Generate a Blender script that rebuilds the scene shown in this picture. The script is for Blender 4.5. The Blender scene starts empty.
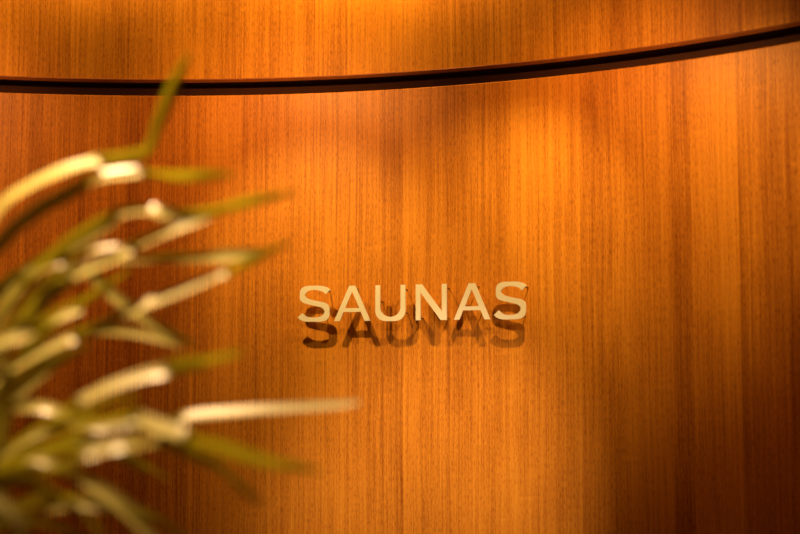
import bpy, bmesh, math, random
from mathutils import Vector, Matrix
random.seed(7)
C = bpy.context.scene
COL = C.collection
PI = math.pi

# ------------------------------------------------------------------ camera
CAMZ = 1.5
F = 1400.0
PITCH = math.atan(107 / F)
cd = bpy.data.cameras.new('camera'); cam = bpy.data.objects.new('camera', cd); COL.objects.link(cam)
cam.location = (0, 0, CAMZ)
cam.rotation_euler = (PI / 2 + PITCH, 0, 0)
cd.sensor_width = 36; cd.lens = F / 800 * 36
cd.clip_start = 0.02
cd.dof.use_dof = True; cd.dof.focus_distance = 4.68; cd.dof.aperture_fstop = 1.25
C.camera = cam
C.view_settings.view_transform = 'Standard'
C.view_settings.look = 'None'
C.view_settings.gamma = 1.0
C.view_settings.use_curve_mapping = False
C.view_settings.exposure = 0.0

# room geometry: the panelled wall is a concave arc
X0, R, YC = -0.80, 2.792, 1.988          # arc centre (X0, YC), radius R
def arc(theta, d=0.0, z=0.0):            # d = distance inward from the wall face
    r = R - d
    return Vector((X0 + r * math.sin(theta), YC + r * math.cos(theta), z))
def at(px, py, y):                       # point at depth y whose picture position is px, py
    u = (px - 400) / F; v = -(py - 267) / F
    c, s = math.cos(PITCH), math.sin(PITCH)
    dy = c - v * s; dz = s + v * c
    return Vector((u / dy * y, y, CAMZ + dz / dy * y))
def theta_at(px, d=0.0):                 # arc angle seen at column px (around sign height)
    u = (px - 400) / F
    lo, hi = -1.2, 1.2
    for _ in range(60):
        m = (lo + hi) / 2
        p = arc(m, d)
        if p.x / (p.y * 1.0) < u * 1.0: lo = m
        else: hi = m
    return (lo + hi) / 2

# ------------------------------------------------------------------ world and lights
w = bpy.data.worlds.new('world'); C.world = w; w.use_nodes = True
w.node_tree.nodes['Background'].inputs[0].default_value = (1.0, 0.08, 0.015, 1)
w.node_tree.nodes['Background'].inputs[1].default_value = 0.03

def spot(name, loc, target, energy, color, angle, blend, size=0.012):
    l = bpy.data.lights.new(name, 'SPOT'); o = bpy.data.objects.new(name, l); COL.objects.link(o)
    o.location = loc
    o.rotation_euler = (Vector(target) - Vector(loc)).to_track_quat('-Z', 'Y').to_euler()
    l.energy = energy; l.color = color; l.spot_size = math.radians(angle); l.spot_blend = blend
    l.shadow_soft_size = size
    return o
WARM = (1.0, 0.56, 0.20)
CEIL = 2.68
LZ = 2.62
# row of downlights: arc angle, distance off the wall, beam energy, aim column, aim height, beam cone, spill energy
LAMPS = [(-0.306, .66, 10, -60, 1.95, 60, 25), (0.142, .662, 46, 322, 1.68, 65, 24),
         (0.590, .626, 46, 492, 1.80, 64, 23), (1.038, .62, 50, 722, 2.04, 52, 9)]
for th, dd, e, ax, az, cone, e2 in LAMPS:
    p = arc(th, dd, LZ)
    spot('downlight_beam', p, arc(theta_at(ax), 0.0, az), e, (1.0, 0.68, 0.22), cone, 1.0, .006)
    spot('downlight_spill', p, arc(th, 0.0, 2.2), e2, (1.0, 0.43, 0.10), 116, 1.0, .008)
# accent lamp further into the room, aimed at the wall below the sign
spot('accent_beam', (0.05, 2.80, LZ), arc(theta_at(430), 0, 1.02), 240, (1.0, 0.66, 0.38), 32, 1.0, .03)
# lamp over the plant
spot('plant_beam', (-0.68, 2.16, LZ), (-0.38, 2.3, 1.60), 185, (1.0, 0.62, 0.34), 66, 0.9, 0.03)
# cove strip above the raft of the ceiling: washes the upper panelling from above
for px, e in ((0, 1.2), (130, 1.2), (260, 1.4), (370, 2.4), (470, 1.6), (600, .15)):
    l = bpy.data.lights.new('cove_strip', 'AREA'); o = bpy.data.objects.new('cove_strip', l); COL.objects.link(o)
    p = arc(theta_at(px), 0.13, 2.97); o.location = p
    o.rotation_euler = (arc(theta_at(px), 0, 2.68) - p).to_track_quat('-Z', 'Y').to_euler()
    l.shape = 'RECTANGLE'; l.size = 0.42; l.size_y = 0.03; l.energy = e; l.color = (1.0, 0.50, 0.12)

# ------------------------------------------------------------------ helpers
def mesh_obj(name, bm, mat, parent=None, smooth=False):
    me = bpy.data.meshes.new(name); bm.to_mesh(me); bm.free()
    o = bpy.data.objects.new(name, me); COL.objects.link(o)
    if mat: me.materials.append(mat)
    if smooth:
        for p in me.polygons: p.use_smooth = True
    if parent: o.parent = parent
    return o
def thing(name, label, cat, loc, rot=(0, 0, 0), group=None):
    o = bpy.data.objects.new(name, None); COL.objects.link(o); o.location = loc; o.rotation_euler = rot
    o.empty_display_size = 0.05
    o['label'] = label; o['category'] = cat
    if group: o['group'] = group
    return o
def structure(o, label=None, cat=None):
    o['kind'] = 'structure'
    if label: o['label'] = label
    if cat: o['category'] = cat
    return o
def nodes(name):
    m = bpy.data.materials.new(name); m.use_nodes = True
    nt = m.node_tree
    return m, nt, nt.nodes['Principled BSDF']
def plain(name, col, rough=0.5, metal=0.0, noise=0.0, nscale=20):
    m, nt, b = nodes(name)
    b.inputs['Roughness'].default_value = rough; b.inputs['Metallic'].default_value = metal
    b.inputs['Base Color'].default_value = (*col, 1)
    if noise:
        tc = nt.nodes.new('ShaderNodeTexCoord'); n = nt.nodes.new('ShaderNodeTexNoise'); n.inputs['Scale'].default_value = nscale
        nt.links.new(tc.outputs['Object'], n.inputs['Vector'])
        r = nt.nodes.new('ShaderNodeValToRGB')
        r.color_ramp.elements[0].position = .3; r.color_ramp.elements[1].position = .7
        r.color_ramp.elements[0].color = (*[c * (1 - noise) for c in col], 1)
        r.color_ramp.elements[1].color = (*[min(1, c * (1 + noise)) for c in col], 1)
        nt.links.new(n.outputs[0], r.inputs[0]); nt.links.new(r.outputs[0], b.inputs['Base Color'])
    return m

# veneer: leaves of wood side by side, each its own tone (right-hand ones also darkened for fading light), with fine vertical grain.
U0, U1 = -2.0, 3.6
def veneer(name, leaves, base, gseed=0.0, rough=0.42, spec=0.35):
    m, nt, b = nodes(name)
    N = nt.nodes.new; L = nt.links.new
    uv = N('ShaderNodeUVMap'); uv.uv_map = 'UVMap'
    sx = N('ShaderNodeSeparateXYZ'); L(uv.outputs[0], sx.inputs[0])
    # gentle waviness of the grain lines
    def mp(scale, vec=None):
        q = N('ShaderNodeMapping'); q.inputs['Scale'].default_value = scale
        q.inputs['Location'].default_value = (gseed, gseed * 1.7, gseed * .3)
        L(vec or uv.outputs[0], q.inputs[0]); return q.outputs[0]
    def noise(scale_vec, scale, detail=3, rough_=0.6, vec=None):
        n = N('ShaderNodeTexNoise'); n.inputs['Scale'].default_value = scale; n.inputs['Detail'].default_value = detail
        n.inputs['Roughness'].default_value = rough_
        L(mp(scale_vec, vec), n.inputs['Vector']); return n.outputs[0]
    def math_(op, a, c):
        q = N('ShaderNodeMath'); q.operation = op
        for i, v in enumerate((a, c)):
            if hasattr(v, 'links'): L(v, q.inputs[i])
            else: q.inputs[i].default_value = v
        return q.outputs[0]
    def rng(v, a, c, lo, hi):
        q = N('ShaderNodeMapRange'); q.inputs[1].default_value = a; q.inputs[2].default_value = c
        q.inputs[3].default_value = lo; q.inputs[4].default_value = hi; L(v, q.inputs[0]); return q.outputs[0]
    # leaf tone
    nu = rng(sx.outputs[0], U0, U1, 0, 1)
    cr = N('ShaderNodeValToRGB'); e = cr.color_ramp.elements; cr.color_ramp.interpolation = 'CONSTANT'
    pts = []
    for px, tone in leaves:
        pts.append(((R * theta_at(px) - U0) / (U1 - U0), tone))
    e[0].position = 0; e[0].color = (*[.93 * .5] * 3, 1)
    e[1].position = pts[0][0]; e[1].color = (*[pts[0][1] * .5] * 3, 1)
    for p, t in pts[1:]:
        q = e.new(p); q.color = (*[t * .5] * 3, 1)
    L(nu, cr.inputs[0])
    leaf = math_('MULTIPLY', cr.outputs[0], 2.0)
    # warp
    wv = noise((1.2, .6, 1), 1.0, 2)
    wx = rng(wv, 0, 1, -0.02, 0.02)
    cmb = N('ShaderNodeCombineXYZ'); L(math_('ADD', sx.outputs[0], wx), cmb.inputs[0]); L(sx.outputs[1], cmb.inputs[1]); L(cr.outputs[0], cmb.inputs[2])
    wvv = cmb.outputs[0]
    bands = rng(noise((22, .35, 3), 1.0, 3, .55, wvv), .3, .7, .92, 1.07)
    lines = rng(noise((120, .8, 5), 1.0, 3, .6, wvv), .3, .7, .85, 1.13)
    fine = rng(noise((230, 4.0, 5), 1.0, 3, .7, wvv), .32, .68, .86, 1.13)
    pore = rng(noise((330, 55, 1), 1.0, 2, .6), .45, .68, 1.04, .80)
    cloud = rng(noise((5.0, 2.2, 7), 1.0, 3, .5, wvv), .3, .7, .90, 1.09)
    chat = rng(noise((9, 34, 1), 1.0, 3, .5), .60, .75, 1.0, 1.10)      # short cross-grain glints, painted in as lighter wood
    t = leaf
    for f in (bands, lines, fine, pore, cloud, chat): t = math_('MULTIPLY', t, f)
    ramp = N('ShaderNodeValToRGB'); r = ramp.color_ramp.elements
    ramp.color_ramp.interpolation = 'LINEAR'
    r[0].position = 0.26; r[0].color = (base[0] * .30, base[1] * .16, base[2] * .12, 1)
    r[1].position = 0.72; r[1].color = (min(1, base[0] * 1.30), base[1] * 1.5, base[2] * 1.7, 1)
    q = r.new(0.5); q.color = (*base, 1)
    L(math_('MULTIPLY', t, .5), ramp.inputs[0])
    L(ramp.outputs[0], b.inputs['Base Color'])
    b.inputs['Roughness'].default_value = rough
    b.inputs['Specular IOR Level'].default_value = spec
    bp = N('ShaderNodeBump'); bp.inputs['Strength'].default_value = .08; bp.inputs['Distance'].default_value = .001
    L(fine, bp.inputs['Height']); L(bp.outputs[0], b.inputs['Normal'])
    return m

LOWER = [(-60, .9), (0, .88), (22, .80), (36, .93), (80, .97), (120, .80), (148, .91), (185, .98), (240, .95), (285, 1.04),
         (345, .96), (385, .88), (400, 1.06), (415, .98), (444, .93), (475, 1.0), (510, 1.06), (575, .96), (600, .88), (620, 1.0),
         (672, .84), (690, .98), (708, 1.08), (739, .87), (788, .76), (830, .95)]  # last leaves on the right also toned down for the weaker light there
UPPER = [(-60, 1.0), (10, .9), (60, 1.02), (100, .95), (165, 1.0), (198, .9), (235, 1.0), (300, .95), (345, 1.06), (385, 1.0),
         (452, .96), (490, 1.02), (552, .9), (590, .97), (612, .84), (640, .96), (700, .80), (742, .88), (790, .80)]  # right-hand leaves darkened in colour where the cove light fades
M_low = veneer('honey_veneer', LOWER, (0.63, 0.238, 0.022), 0.0)
M_up = veneer('honey_veneer_upper', UPPER, (0.62, 0.27, 0.020), 3.3, .5, .2)
M_dark = plain('dark_stained_wood', (0.035, 0.006, 0.003), .9, noise=.15, nscale=30)
M_lip = plain('mahogany_trim', (0.24, 0.07, 0.012), .5, noise=.15, nscale=30)
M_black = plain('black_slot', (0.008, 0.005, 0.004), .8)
M_cream = plain('cream_enamel', (0.86, 0.82, 0.74), .4, noise=.02)
M_pin = plain('dark_bronze_pin', (0.05, 0.03, 0.02), .4, .6)
M_floor = plain('dark_stone_floor', (0.07, 0.045, 0.03), .5, noise=.25, nscale=4)
M_ceil = plain('dark_plaster', (0.10, 0.07, 0.05), .9, noise=.05)
M_pot = plain('charcoal_ceramic', (0.035, 0.03, 0.028), .5, noise=.2, nscale=9)
M_soil = plain('potting_soil', (0.03, 0.018, 0.01), .95, noise=.5, nscale=60)
M_cane = plain('plant_cane', (0.22, 0.14, 0.06), .8, noise=.3, nscale=40)

# ------------------------------------------------------------------ the setting
TA, TB, NS = -0.62, 1.22, 140
def sweep(name, prof, mat, smooth=True):
    bm = bmesh.new(); uvl = bm.loops.layers.uv.new('UVMap')
    rows = []
    n = len(prof)
    for i in range(NS + 1):
        th = TA + (TB - TA) * i / NS
        rows.append([bm.verts.new(arc(th, d, z)) for d, z in prof])
    for i in range(NS):
        for j in range(n):
            k = (j + 1) % n
            f = bm.faces.new((rows[i][j], rows[i + 1][j], rows[i + 1][k], rows[i][k]))
            us = [i, i + 1, i + 1, i]; js = [j, j, k, k]
            for l, ii, jj in zip(f.loops, us, js):
                l[uvl].uv = (R * (TA + (TB - TA) * ii / NS), prof[jj][1] + prof[jj][0])
    for i in (0, NS): bm.faces.new(rows[i])
    bmesh.ops.recalc_face_normals(bm, faces=bm.faces)
    return mesh_obj(name, bm, mat)
ZL = CAMZ + 0.959
ZT = CAMZ + 1.017
structure(sweep('wall_front', [(0, 0), (0, ZL - .0025), (-.0025, ZL), (-.055, ZL), (-.075, ZL), (-.075, 0)], M_low))
structure(sweep('wall_upper', [(0, ZT), (0, 3.35), (-.06, 3.35), (-.06, ZT)], M_up))
# reveal between the two: dark back board, black underside, and the lip along the upper panel
structure(sweep('trim_1', [(-.056, ZL - .02), (-.056, ZT - .012), (-.075, ZT - .012), (-.075, ZL - .02)], M_dark))
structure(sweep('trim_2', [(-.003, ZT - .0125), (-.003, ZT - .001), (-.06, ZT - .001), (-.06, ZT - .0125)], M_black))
structure(sweep('trim_3', [(0.0, ZT - .0125), (.005, ZT - .0035), (.005, ZT - .0028), (.0005, ZT + .001), (-.004, ZT + .001), (-.004, ZT - .0125)], M_lip))

def ring_slab(name, prof_in, z0, z1, y_back, mat, x0=-4.2, x1=3.6):
    # slab whose front edge follows the wall at distance prof_in
    bm = bmesh.new()
    top, bot = [], []
    pts = []
    for i in range(61):
        th = TA + (TB - TA) * i / 60
        p = arc(th, prof_in); pts.append((p.x, p.y))
    pts = [(pts[0][0] , y_back)] + pts + [(pts[-1][0], y_back)]
    vb = [bm.verts.new((x, y, z0)) for x, y in pts]; vt = [bm.verts.new((x, y, z1)) for x, y in pts]
    bm.faces.new(vb); bm.faces.new(vt)
    for i in range(len(pts)):
        k = (i + 1) % len(pts)
        bm.faces.new((vb[i], vb[k], vt[k], vt[i]))
    bmesh.ops.recalc_face_normals(bm, faces=bm.faces)
    return mesh_obj(name, bm, mat)
structure(ring_slab('floor', 0.0, -.05, 0.0, -1.0, M_floor))
structure(ring_slab('ceiling', 0.52, CEIL, CEIL + .06, -1.0, M_ceil))

# recessed downlight bezels
def lathe(prof, seg=32):
    bm = bmesh.new(); rows = []
    for r, z in prof:
        rows.append([bm.verts.new((r * math.cos(2 * PI * k / seg), r * math.sin(2 * PI * k / seg), z)) for k in range(seg)])
    for a, b_ in zip(rows, rows[1:]):
        for k in range(seg):
            bm.faces.new((a[k], a[(k + 1) % seg], b_[(k + 1) % seg], b_[k]))
    return bm
# ------------------------------------------------------------------ sign letters
H = 0.1175; T = 0.006; S = 0.050       # cap height, plate thickness, stand-off from the wall
def extrude_outline(polys, th):
    """polys: list of closed outlines (x,z) simple polygons -> one mesh extruded in y"""
    bm = bmesh.new()
    for poly in polys:
        if poly[0] == 'strip':
            _, A, B = poly
            va = [[bm.verts.new((x, y, z)) for x, z in A] for y in (0, th)]; vb = [[bm.verts.new((x, y, z)) for x, z in B] for y in (0, th)]
            for i in range(len(A) - 1):
                bm.faces.new((va[0][i], va[0][i + 1], vb[0][i + 1], vb[0][i]))
                bm.faces.new((va[1][i], vb[1][i], vb[1][i + 1], va[1][i + 1]))
                bm.faces.new((va[0][i], va[1][i], va[1][i + 1], va[0][i + 1]))
                bm.faces.new((vb[0][i], vb[0][i + 1], vb[1][i + 1], vb[1][i]))
            for i in (0, len(A) - 1): bm.faces.new((va[0][i], vb[0][i], vb[1][i], va[1][i]))
            continue
        f = [bm.verts.new((x, 0, z)) for x, z in poly]; g = [bm.verts.new((x, th, z)) for x, z in poly]
        bm.faces.new(f); bm.faces.new(list(reversed(g)))
        n = len(f)
        for i in range(n):
            k = (i + 1) % n
            bm.faces.new((f[k], f[i], g[i], g[k]))
    bmesh.ops.triangulate(bm, faces=[f for f in bm.faces if len(f.verts) > 4], ngon_method='EAR_CLIP')
    bmesh.ops.recalc_face_normals(bm, faces=bm.faces)
    return bm
def ribbon(center, sw):
    n = len(center); A, B = [], []
    for i, (x, z) in enumerate(center):
        a = center[max(0, i - 1)]; b = center[min(n - 1, i + 1)]
        dx, dz = b[0] - a[0], b[1] - a[1]; l = math.hypot(dx, dz)
        nx, nz = -dz / l, dx / l
        # horizontals slightly thinner than stems
        k = sw[0] * abs(nx) + sw[1] * abs(nz)
        A.append((x + nx * k / 2, z + nz * k / 2)); B.append((x - nx * k / 2, z - nz * k / 2))
    return ('strip', A, B)
def bez(p0, p1, p2, p3, n=14):
    return [tuple((1 - t) ** 3 * a + 3 * (1 - t) ** 2 * t * b + 3 * (1 - t) * t * t * c + t ** 3 * d for a, b, c, d in zip(p0, p1, p2, p3)) for t in [i / n for i in range(n)]]
def glyph(ch, W):
    sv, sh = .0164, .0140        # stem and bar widths
    if ch == 'S':
        o = .0015; xl = sv / 2; xr = W - sv / 2; zt = H + o - sh / 2; zb = -o + sh / 2
        zm = H * .515; c = W / 2
        pts = (bez((W * .955, H * .83), (W * .86, H * .925), (W * .68, zt), (c, zt))
               + bez((c, zt), (W * .22, zt), (xl + W * .03, H * .90), (xl + W * .03, H * .74))
               + bez((xl + W * .03, H * .74), (xl + W * .03, H * .60), (W * .22, H * .575), (c, H * .52))
               + bez((c, H * .52), (W * .82, H * .465), (xr, H * .43), (xr, H * .275))
               + bez((xr, H * .275), (xr, H * .10), (W * .80, zb), (W * .49, zb))
               + bez((W * .49, zb), (W * .27, zb), (W * .13, H * .07), (W * .035, H * .175)) + [(W * .035, H * .175)])
        return [ribbon(pts, (sv, sh))], [(W * .90, H * .86), (W * .27, H * .55), (W * .80, H * .08)]
    if ch == 'A':
        a = sv * 1.16; tz = .0105; m = W / 2; s = (m - tz) / H       # slope of the outer edge
        def xo(z): return z * s
        def xi(z): return z * s + a
        z1, z2 = H * .255, H * .255 + sh * .92
        apex = (m - a) / s
        outer = [(0, 0), (xo(H), H), (W - xo(H), H), (W, 0), (W - a, 0), (W - xi(z1), z1), (xi(z1), z1), (a, 0)]
        hz = min(apex, H * .86)
        # outline with the counter cut by splitting in left leg, right leg, bar
        left = [(0, 0), (xo(H), H), (m, H), (m, apex), (xi(z2), z2), (xi(z1), z1), (a, 0)]
        right = [(W - x, z) for x, z in left][::-1]
        bar = [(xi(z1), z1), (xi(z2), z2), (W - xi(z2), z2), (W - xi(z1), z1)]
        return [left, right, bar], [(W * .30, H * .34), (W * .70, H * .34), (W * .55, H * .92)]
    if ch == 'U':
        xl, xr = sv / 2, W - sv / 2; zb = -.0015 + sh / 2; c = W / 2; zc = H * .36
        pts = [(xl, H), (xl, H * .7)] + bez((xl, zc), (xl, H * .13), (W * .24, zb), (c, zb), 16) + bez((c, zb), (W * .76, zb), (xr, H * .13), (xr, zc), 16) + [(xr, zc), (xr, H * .7), (xr, H)]
        return [ribbon(pts, (sv, sh))], [(xl, H * .55), (xr, H * .88), (xr, H * .22)]
    if ch == 'N':
        a = sv * 1.28
        left = [(0, 0), (0, H), (sv, H), (sv, H - .02), (sv, 0)]
        right = [(W - sv, 0), (W - sv, H), (W, H), (W, 0)]
        diag = [(0.002, H), (a + .001, H), (W - .002, 0), (W - a - .001, 0)]
        poly = [(0, 0), (0, H), (a, H), (W - sv, .022 * 1.2), (W - sv, H), (W, H), (W, 0), (W - a, 0), (sv, H - .022 * 1.2), (sv, 0)]
        return [poly], [(sv / 2, H * .88), (sv / 2, H * .06), (W - sv / 2, H * .06), (W - sv / 2, H * .9)]
PX = [('S', 299.3, 329.8), ('A', 334.6, 370.6), ('U', 375.8, 405.8), ('N', 416.2, 447.2), ('A', 454.4, 490.6), ('S', 495.8, 526.4)]
DESC = ['cream capital letter S at the left end of the raised word on the wall',
        'cream capital letter A standing between the first S and the U',
        'cream capital letter U, third letter of the raised word on the wall',
        'cream capital letter N, fourth letter of the raised word on the wall',
        'cream capital letter A standing between the N and the last S',
        'cream capital letter S at the right end of the raised word on the wall']
BASEZ = at(400, 320.6, arc(theta_at(400), S).y).z
for (ch, xa, xb), desc in zip(PX, DESC):
    ta, tb = theta_at(xa, S), theta_at(xb, S)
    pa, pb = arc(ta, S + T), arc(tb, S + T)
    W = (pb - pa).length
    tm = (ta + tb) / 2
    t = thing('sign_letter', desc, 'letter', (pa.x, pa.y, BASEZ), (0, 0, math.atan2(pb.y - pa.y, pb.x - pa.x)), 'raised letters of the sign')
    polys, pins = glyph(ch, W)
    bm = extrude_outline(polys, T)
    bmesh.ops.remove_doubles(bm, verts=bm.verts, dist=.00002)
    mesh_obj('letter_plate', bm, M_cream, t)
    for x, z in pins:
        bm = bmesh.new()
        bmesh.ops.create_cone(bm, cap_ends=True, segments=12, radius1=.0017, radius2=.0017, depth=S + .004,
                              matrix=Matrix.Translation((x, T + (S + .004) / 2 - .0005, z)) @ Matrix.Rotation(PI / 2, 4, 'X'))
        o = mesh_obj('standoff_pin', bm, M_pin, t); o['label'] = 'thin dark pin holding the letter off the wall'

# ------------------------------------------------------------------ the plant
def leaf_material():
    m, nt, b = nodes('leaf_green')
    N = nt.nodes.new; L = nt.links.new
    uv = N('ShaderNodeUVMap'); uv.uv_map = 'UVMap'
    mpg = N('ShaderNodeMapping'); mpg.inputs['Scale'].default_value = (28, 1.0, 1)
    L(uv.outputs[0], mpg.inputs[0])
    n = N('ShaderNodeTexNoise'); n.inputs['Scale'].default_value = 1; n.inputs['Detail'].default_value = 2; L(mpg.outputs[0], n.inputs['Vector'])
    r = N('ShaderNodeValToRGB')
    r.color_ramp.elements[0].position = .3; r.color_ramp.elements[0].color = (.40, .36, .045, 1)
    r.color_ramp.elements[1].position = .7; r.color_ramp.elements[1].color = (.54, .47, .12, 1)  # top face coloured pale to carry the lamp's cream highlights
    L(n.outputs[0], r.inputs[0]); 
    ge = N('ShaderNodeNewGeometry'); mc = N('ShaderNodeMix'); mc.data_type = 'RGBA'
    L(ge.outputs['Backfacing'], mc.inputs[0]); L(r.outputs[0], mc.inputs[6]); mc.inputs[7].default_value = (.12, .13, .02, 1)   # matt green underside, kept dark to stand in for shade
    L(mc.outputs[2], b.inputs['Base Color'])
    b.inputs['Roughness'].default_value = .45
    b.inputs['Specular IOR Level'].default_value = 1.0
    b.inputs['Coat Weight'].default_value = .35; b.inputs['Coat Roughness'].default_value = .35
    tr = N('ShaderNodeBsdfTranslucent'); tr.inputs[0].default_value = (.60, .54, .01, 1)
    mx = N('ShaderNodeMixShader'); mx.inputs[0].default_value = .23
    L(b.outputs[0], mx.inputs[1]); L(tr.outputs[0], mx.inputs[2])
    L(mx.outputs[0], nt.nodes['Material Output'].inputs['Surface'])
    return m
M_leaf = leaf_material()

def catmull(P, n):
    out = []
    k = len(P) - 1
    for i in range(k):
        p0 = P[max(0, i - 1)]; p1 = P[i]; p2 = P[i + 1]; p3 = P[min(k, i + 2)]
        for j in range(n):
            t = j / n
            out.append([.5 * (2 * b + (c - a) * t + (2 * a - 5 * b + 4 * c - d) * t * t + (3 * b - a - 3 * c + d) * t ** 3)
                        for a, b, c, d in zip(p0, p1, p2, p3)])
    out.append(list(P[-1]))
    return out
ROOT = thing('potted_plant', 'tall potted plant with long narrow arching green leaves at the left of the wood wall', 'plant', (-0.86, 2.36, 0))
def leaf(points, depth0=2.3):
    """points: (x, y, width, roll[, depth]) -> blade with a shallow V section. roll 0 = top face up, 90 = top face to the room"""
    P = []
    for p in points:
        dpt = p[4] if len(p) > 4 else depth0
        v = at(p[0], p[1], dpt)
        P.append((v.x, v.y, v.z, p[2] * .92 * dpt / F, p[3]))
    Q = catmull(P, 7)
    bm = bmesh.new(); uvl = bm.loops.layers.uv.new('UVMap')
    rows = []; length = 0
    for i, q in enumerate(Q):
        p = Vector(q[:3]); a = Vector(Q[max(0, i - 1)][:3]); b = Vector(Q[min(len(Q) - 1, i + 1)][:3])
        t = (b - a).normalized()
        up = Vector((0, 0, 1)); up = up - t * up.dot(t)
        if up.length < .15: up = Vector((-1, 0, 0)) - t * t.dot(Vector((-1, 0, 0)))
        up.normalize()
        side = t.cross(up)
        if side.y > 0: side = -side
        r = math.radians(q[4])
        n = up * math.cos(r) + side * math.sin(r)
        wd = t.cross(n)
        hw = max(.0004, q[3] / 2)
        if i: length += (p - Vector(Q[i - 1][:3])).length
        row = []
        for k, s in enumerate((-1, -.5, 0, .5, 1)):
            row.append((bm.verts.new(p + wd * hw * s + n * hw * .22 * (abs(s) - .4)), (k / 4, length)))
        rows.append(row)
    for a, b in zip(rows, rows[1:]):
        for k in range(4):
            f = bm.faces.new((a[k][0], a[k + 1][0], b[k + 1][0], b[k][0])); f.smooth = True
            for l, vv in zip(f.loops, (a[k], a[k + 1], b[k + 1], b[k])): l[uvl].uv = vv[1]
    for v in bm.verts: v.co -= Vector(ROOT.location)
    o = mesh_obj('leaf', bm, M_leaf, ROOT)
    return o

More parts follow.
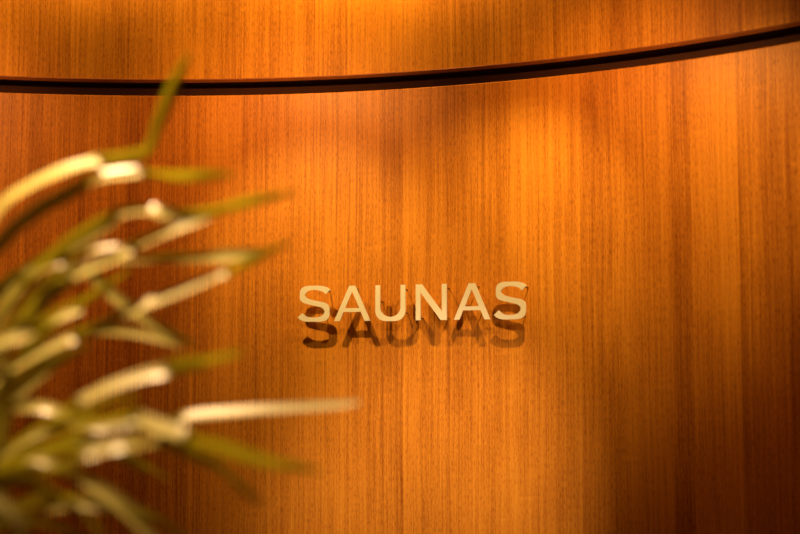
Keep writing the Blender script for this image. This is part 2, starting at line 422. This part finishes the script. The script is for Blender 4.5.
CR1 = (-62, 395); CR2 = (-30, 500)
LEAVES = [
 # folded blade with upright tip
 [(-62, 395, 8, 70), (-25, 258, 18, 60), (0, 208, 20, 45), (30, 186, 20, 42), (62, 171, 20, 44), (92, 162, 18, 45), (104, 159, 14, 110), (120, 157, 13, 118), (138, 154, 13, 118), (149, 147, 11, 125), (160, 118, 13, 118), (174, 84, 14, 115), (190, 52, 3, 112)],
 # B
 [(-62, 395, 8, 70), (-30, 290, 15, 115), (5, 238, 16, 120), (35, 212, 17, 118), (65, 195, 17, 115), (80, 187, 15, 112), (90, 181, 17, 50), (104, 176, 20, 42), (128, 173, 20, 44), (140, 172, 15, 60), (148, 173, 13, 148), (175, 175, 16, 150), (205, 175, 12, 120), (234, 174, 3, 115)],
 # C
 [(-62, 395, 8, 90), (-10, 330, 14, 112), (30, 280, 15, 118), (65, 246, 15, 118), (95, 226, 14, 115), (112, 217, 14, 112), (120, 213, 17, 50), (135, 210, 18, 42), (152, 210, 17, 45), (166, 213, 15, 85), (190, 214, 12, 110), (215, 210, 15, 150), (245, 202, 14, 135), (265, 198, 10, 116), (298, 192, 3, 112)],
 # D
 [(-62, 420, 8, 90), (-20, 372, 18, 125), (20, 325, 22, 122), (50, 293, 20, 118), (68, 280, 17, 112), (76, 274, 20, 50), (95, 265, 24, 42), (118, 256, 22, 42), (128, 250, 16, 60), (134, 246, 12, 130), (140, 243, 17, 50), (165, 232, 19, 44), (195, 221, 18, 46), (214, 213, 12, 52), (230, 207, 3, 60)],
 # F/E
 [(-62, 440, 8, 90), (-25, 402, 14, 60), (2, 374, 22, 44), (20, 362, 24, 42), (45, 349, 21, 44), (68, 339, 18, 50), (80, 334, 14, 112), (100, 326, 12, 115), (118, 317, 12, 112), (128, 312, 15, 50), (160, 299, 17, 44), (195, 285, 17, 44), (222, 274, 15, 48), (230, 270, 14, 150), (242, 264, 14, 145), (252, 259, 12, 116), (290, 242, 3, 110)],
 # pale patch behind its tip
 [(120, 262, 3, 90, 2.5), (160, 258, 10, 110, 2.5), (200, 257, 11, 100, 2.5), (222, 256, 15, 88, 2.5), (240, 254, 13, 92, 2.5), (262, 250, 3, 100, 2.5)],
 # G short stub
 [(-62, 420, 8, 90, 2.4), (-10, 360, 12, 120, 2.4), (20, 330, 14, 110, 2.4), (42, 322, 12, 100, 2.4), (62, 316, 13, 62, 2.4), (82, 311, 5, 62, 2.4)],
 # H drooping olive
 [(-40, 400, 6, 90, 2.5), (30, 300, 8, 110, 2.5), (70, 268, 12, 120, 2.5), (95, 277, 14, 110, 2.5), (115, 296, 14, 100, 2.5), (140, 316, 11, 95, 2.5), (170, 333, 11, 110, 2.5), (196, 345, 3, 110, 2.5)],
 # I
 [(-40, 430, 6, 90, 2.5), (20, 380, 10, 110, 2.5), (60, 345, 11, 110, 2.5), (95, 331, 10, 105, 2.5), (128, 332, 9, 88, 2.5), (158, 338, 9, 84, 2.5), (182, 347, 3, 100, 2.5)],
 # J
 [(-20, 470, 6, 90, 2.2), (20, 440, 8, 150, 2.2), (60, 414, 9, 150, 2.2), (76, 405, 11, 120, 2.2), (84, 400, 16, 50, 2.2), (108, 388, 18, 45, 2.2), (140, 377, 18, 50, 2.2), (162, 371, 18, 62, 2.2), (175, 367, 18, 108, 2.2), (198, 362, 16, 112, 2.2), (206, 360, 13, 148, 2.2), (225, 356, 11, 135, 2.2), (245, 352, 3, 115, 2.2)],
 # K long pale
 [(-10, 480, 6, 90, 2.4), (40, 455, 7, 150, 2.4), (110, 430, 7, 150, 2.4), (165, 421, 8, 140, 2.4), (184, 417, 12, 55, 2.4), (200, 415, 16, 44, 2.4), (245, 411, 15, 46, 2.4), (290, 408, 12, 50, 2.4), (335, 405, 10, 55, 2.4), (360, 402, 3, 60, 2.4)],
 # L bright blob then dark tip
 [(-20, 480, 6, 90, 2.1), (30, 455, 10, 150, 2.1), (90, 425, 12, 150, 2.1), (126, 416, 14, 120, 2.1), (136, 418, 22, 45, 2.1), (158, 427, 26, 36, 2.1), (182, 434, 24, 42, 2.1), (192, 437, 22, 145, 2.1), (225, 447, 32, 148, 2.1), (260, 458, 28, 148, 2.1), (285, 464, 18, 145, 2.1), (293, 466, 12, 112, 2.1), (322, 471, 3, 110, 2.1)],
 # M
 [(-20, 500, 6, 90, 2.2), (30, 478, 9, 150, 2.2), (72, 459, 10, 145, 2.2), (84, 455, 16, 60, 2.05), (100, 449, 20, 50, 2.05), (125, 444, 19, 50, 2.05), (148, 441, 16, 55, 2.1), (160, 441, 16, 108, 2.2), (185, 449, 17, 112, 2.2), (210, 461, 15, 116, 2.2), (228, 474, 12, 140, 2.2), (246, 491, 10, 118, 2.2), (265, 507, 3, 112, 2.2)],
 # N
 [(-40, 450, 6, 90, 2.4), (-5, 410, 12, 110, 2.4), (22, 406, 14, 90, 2.4), (50, 409, 14, 60, 2.4), (75, 421, 15, 90, 2.4), (100, 427, 16, 62, 2.4), (128, 424, 14, 62, 2.4), (150, 428, 4, 90, 2.4)],
 # N2 behind
 [(-40, 480, 6, 90, 2.5), (30, 452, 9, 110, 2.5), (80, 440, 12, 100, 2.5), (115, 452, 13, 95, 2.5), (135, 463, 11, 80, 2.5), (150, 473, 3, 80, 2.5)],
 # O pale brown, descending
 [(-20, 480, 6, 90, 2.3), (30, 470, 9, 120, 2.3), (72, 474, 12, 100, 2.3), (95, 486, 19, 60, 2.3), (120, 503, 21, 58, 2.3), (140, 522, 20, 60, 2.3), (158, 548, 12, 60, 2.3), (170, 570, 3, 60, 2.3)],
 # P
 [(-30, 520, 6, 90, 2.3), (10, 512, 10, 120, 2.3), (45, 508, 13, 75, 2.3), (72, 504, 14, 55, 2.3), (100, 506, 14, 55, 2.3), (125, 512, 12, 100, 2.3), (150, 524, 3, 110, 2.3)],
 # Q
 [(-50, 490, 8, 90), (-20, 470, 13, 60), (5, 452, 17, 50), (25, 438, 16, 52), (45, 428, 14, 85), (75, 420, 10, 130), (100, 416, 3, 130)],
 # R
 [(-40, 480, 6, 90, 2.25), (0, 462, 9, 130, 2.25), (28, 458, 13, 60, 2.25), (45, 461, 14, 45, 2.25), (60, 464, 11, 90, 2.25), (78, 466, 3, 90, 2.25)],
 # S bottom corner
 [(-60, 500, 8, 90, 2.1), (-25, 492, 16, 50, 2.1), (2, 506, 22, 40, 2.1), (18, 528, 22, 48, 2.1), (26, 560, 12, 60, 2.1), (28, 590, 3, 60, 2.1)],
 # T pinkish stub at the left edge
 [(-62, 420, 8, 90, 2.15), (-35, 372, 16, 60, 2.15), (-10, 350, 19, 38, 2.15), (10, 340, 19, 38, 2.15), (25, 335, 14, 60, 2.15), (50, 318, 10, 125, 2.15), (78, 300, 3, 125, 2.15)],
 # U
 [(-62, 420, 8, 90), (-20, 350, 14, 90), (0, 315, 17, 55), (14, 292, 17, 50), (26, 279, 13, 85), (38, 271, 17, 38), (54, 264, 14, 50), (75, 255, 9, 120), (98, 247, 11, 60), (120, 245, 3, 70)],
 # olive behind F
 [(-50, 450, 8, 90, 2.45), (-15, 420, 12, 110, 2.45), (12, 397, 16, 100, 2.45), (35, 378, 14, 100, 2.45), (62, 358, 11, 110, 2.45), (90, 345, 3, 110, 2.45)],
 # green streak under A
 [(-62, 395, 8, 90, 2.5), (-30, 330, 14, 120, 2.5), (0, 290, 16, 115, 2.5), (40, 262, 13, 110, 2.5), (85, 238, 12, 105, 2.5), (120, 220, 3, 105, 2.5)],
 # dark upright and low dark blades
 [(-30, 500, 8, 90, 2.2), (-12, 460, 18, 130, 2.2), (2, 420, 20, 140, 2.2), (6, 380, 16, 140, 2.2), (0, 330, 3, 120, 2.2)],
 [(-30, 510, 8, 90, 2.2), (0, 480, 14, 110, 2.2), (25, 480, 18, 115, 2.2), (50, 492, 18, 120, 2.2), (80, 512, 14, 130, 2.2), (110, 540, 3, 130, 2.2)],
 [(-30, 510, 8, 90, 2.5), (20, 470, 16, 140, 2.5), (70, 448, 18, 150, 2.5), (120, 452, 16, 150, 2.5), (170, 480, 3, 150, 2.5)],
 [(-30, 540, 8, 90, 2.4), (20, 520, 20, 140, 2.4), (70, 530, 18, 140, 2.4), (120, 560, 3, 140, 2.4)],
 [(-40, 440, 8, 90, 2.5), (0, 390, 18, 140, 2.5), (25, 350, 16, 145, 2.5), (70, 310, 14, 140, 2.5), (130, 270, 3, 140, 2.5)],
 [(-40, 540, 8, 90, 2.5), (30, 500, 16, 130, 2.5), (90, 500, 14, 120, 2.5), (150, 515, 12, 110, 2.5), (195, 545, 3, 110, 2.5)],
 [(-40, 500, 8, 90, 2.6), (10, 455, 18, 140, 2.6), (50, 430, 18, 150, 2.6), (100, 405, 10, 150, 2.6), (140, 395, 3, 150, 2.6)],
]
for L_ in LEAVES:
    vis = [p for p in L_ if p[0] > 0]
    if sum(p[1] for p in vis) / len(vis) > 452 and vis[-1][0] < 260:      # the lowest blades are slimmer, and rolled off the lamp to dim them
        L_ = [(p[0], p[1], p[2] * .85, p[3] + 20 if p[3] < 85 else p[3], *p[4:]) for p in L_]
    leaf(L_)
# the rest of the crowns, out of the frame to the left and below
for k in range(16):
    cx, cy = (CR1 if k % 2 else CR2)
    a = math.radians(random.uniform(120, 250)); ln = random.uniform(140, 240)
    dd = random.uniform(-.3, .3)
    pts = []
    for j, t in enumerate((0, .25, .5, .75, 1)):
        pts.append((cx + math.cos(a) * ln * t, cy - math.sin(a) * ln * t * (1 - .3 * t) + 70 * t * t, (8, 20, 20, 14, 3)[j], random.uniform(30, 100), 2.33 + dd * t))
    leaf(pts)
def tube(pts, rad, name, mat, parent, seg=10):
    bm = bmesh.new(); rows = []
    Q = catmull([tuple(p) for p in pts], 8)
    for i, q in enumerate(Q):
        p = Vector(q[:3]); t = (Vector(Q[min(len(Q) - 1, i + 1)][:3]) - Vector(Q[max(0, i - 1)][:3])).normalized()
        a = t.cross(Vector((0, 1, 0))).normalized(); b = t.cross(a)
        r = rad * (1 + .08 * (i % 3 == 0))
        rows.append([bm.verts.new(p + a * r * math.cos(2 * PI * k / seg) + b * r * math.sin(2 * PI * k / seg)) for k in range(seg)])
    for a, b in zip(rows, rows[1:]):
        for k in range(seg):
            bm.faces.new((a[k], a[(k + 1) % seg], b[(k + 1) % seg], b[k]))
    bm.faces.new(rows[-1]); bm.faces.new(rows[0])
    for v in bm.verts: v.co -= Vector(ROOT.location)
    bmesh.ops.recalc_face_normals(bm, faces=bm.faces)
    return mesh_obj(name, bm, mat, parent, True)
c1 = at(CR1[0], CR1[1] + 6, 2.32); c2 = at(CR2[0], CR2[1] + 6, 2.32)
tube([(-.90, 2.36, .38), (-.93, 2.38, .8), (-.86, 2.35, 1.15), c1], .014, 'stem', M_cane, ROOT)
tube([(-.80, 2.34, .38), (-.74, 2.36, .7), (-.76, 2.34, 1.0), c2], .015, 'stem', M_cane, ROOT)
bm = lathe([(.001, 0), (.15, 0), (.165, .01), (.20, .40), (.205, .43), (.19, .43), (.185, .39), (.001, .38)], 40)
mesh_obj('pot', bm, M_pot, ROOT, True)
bm = lathe([(.001, .40), (.08, .405), (.186, .395)], 40); mesh_obj('soil', bm, M_soil, ROOT, True)
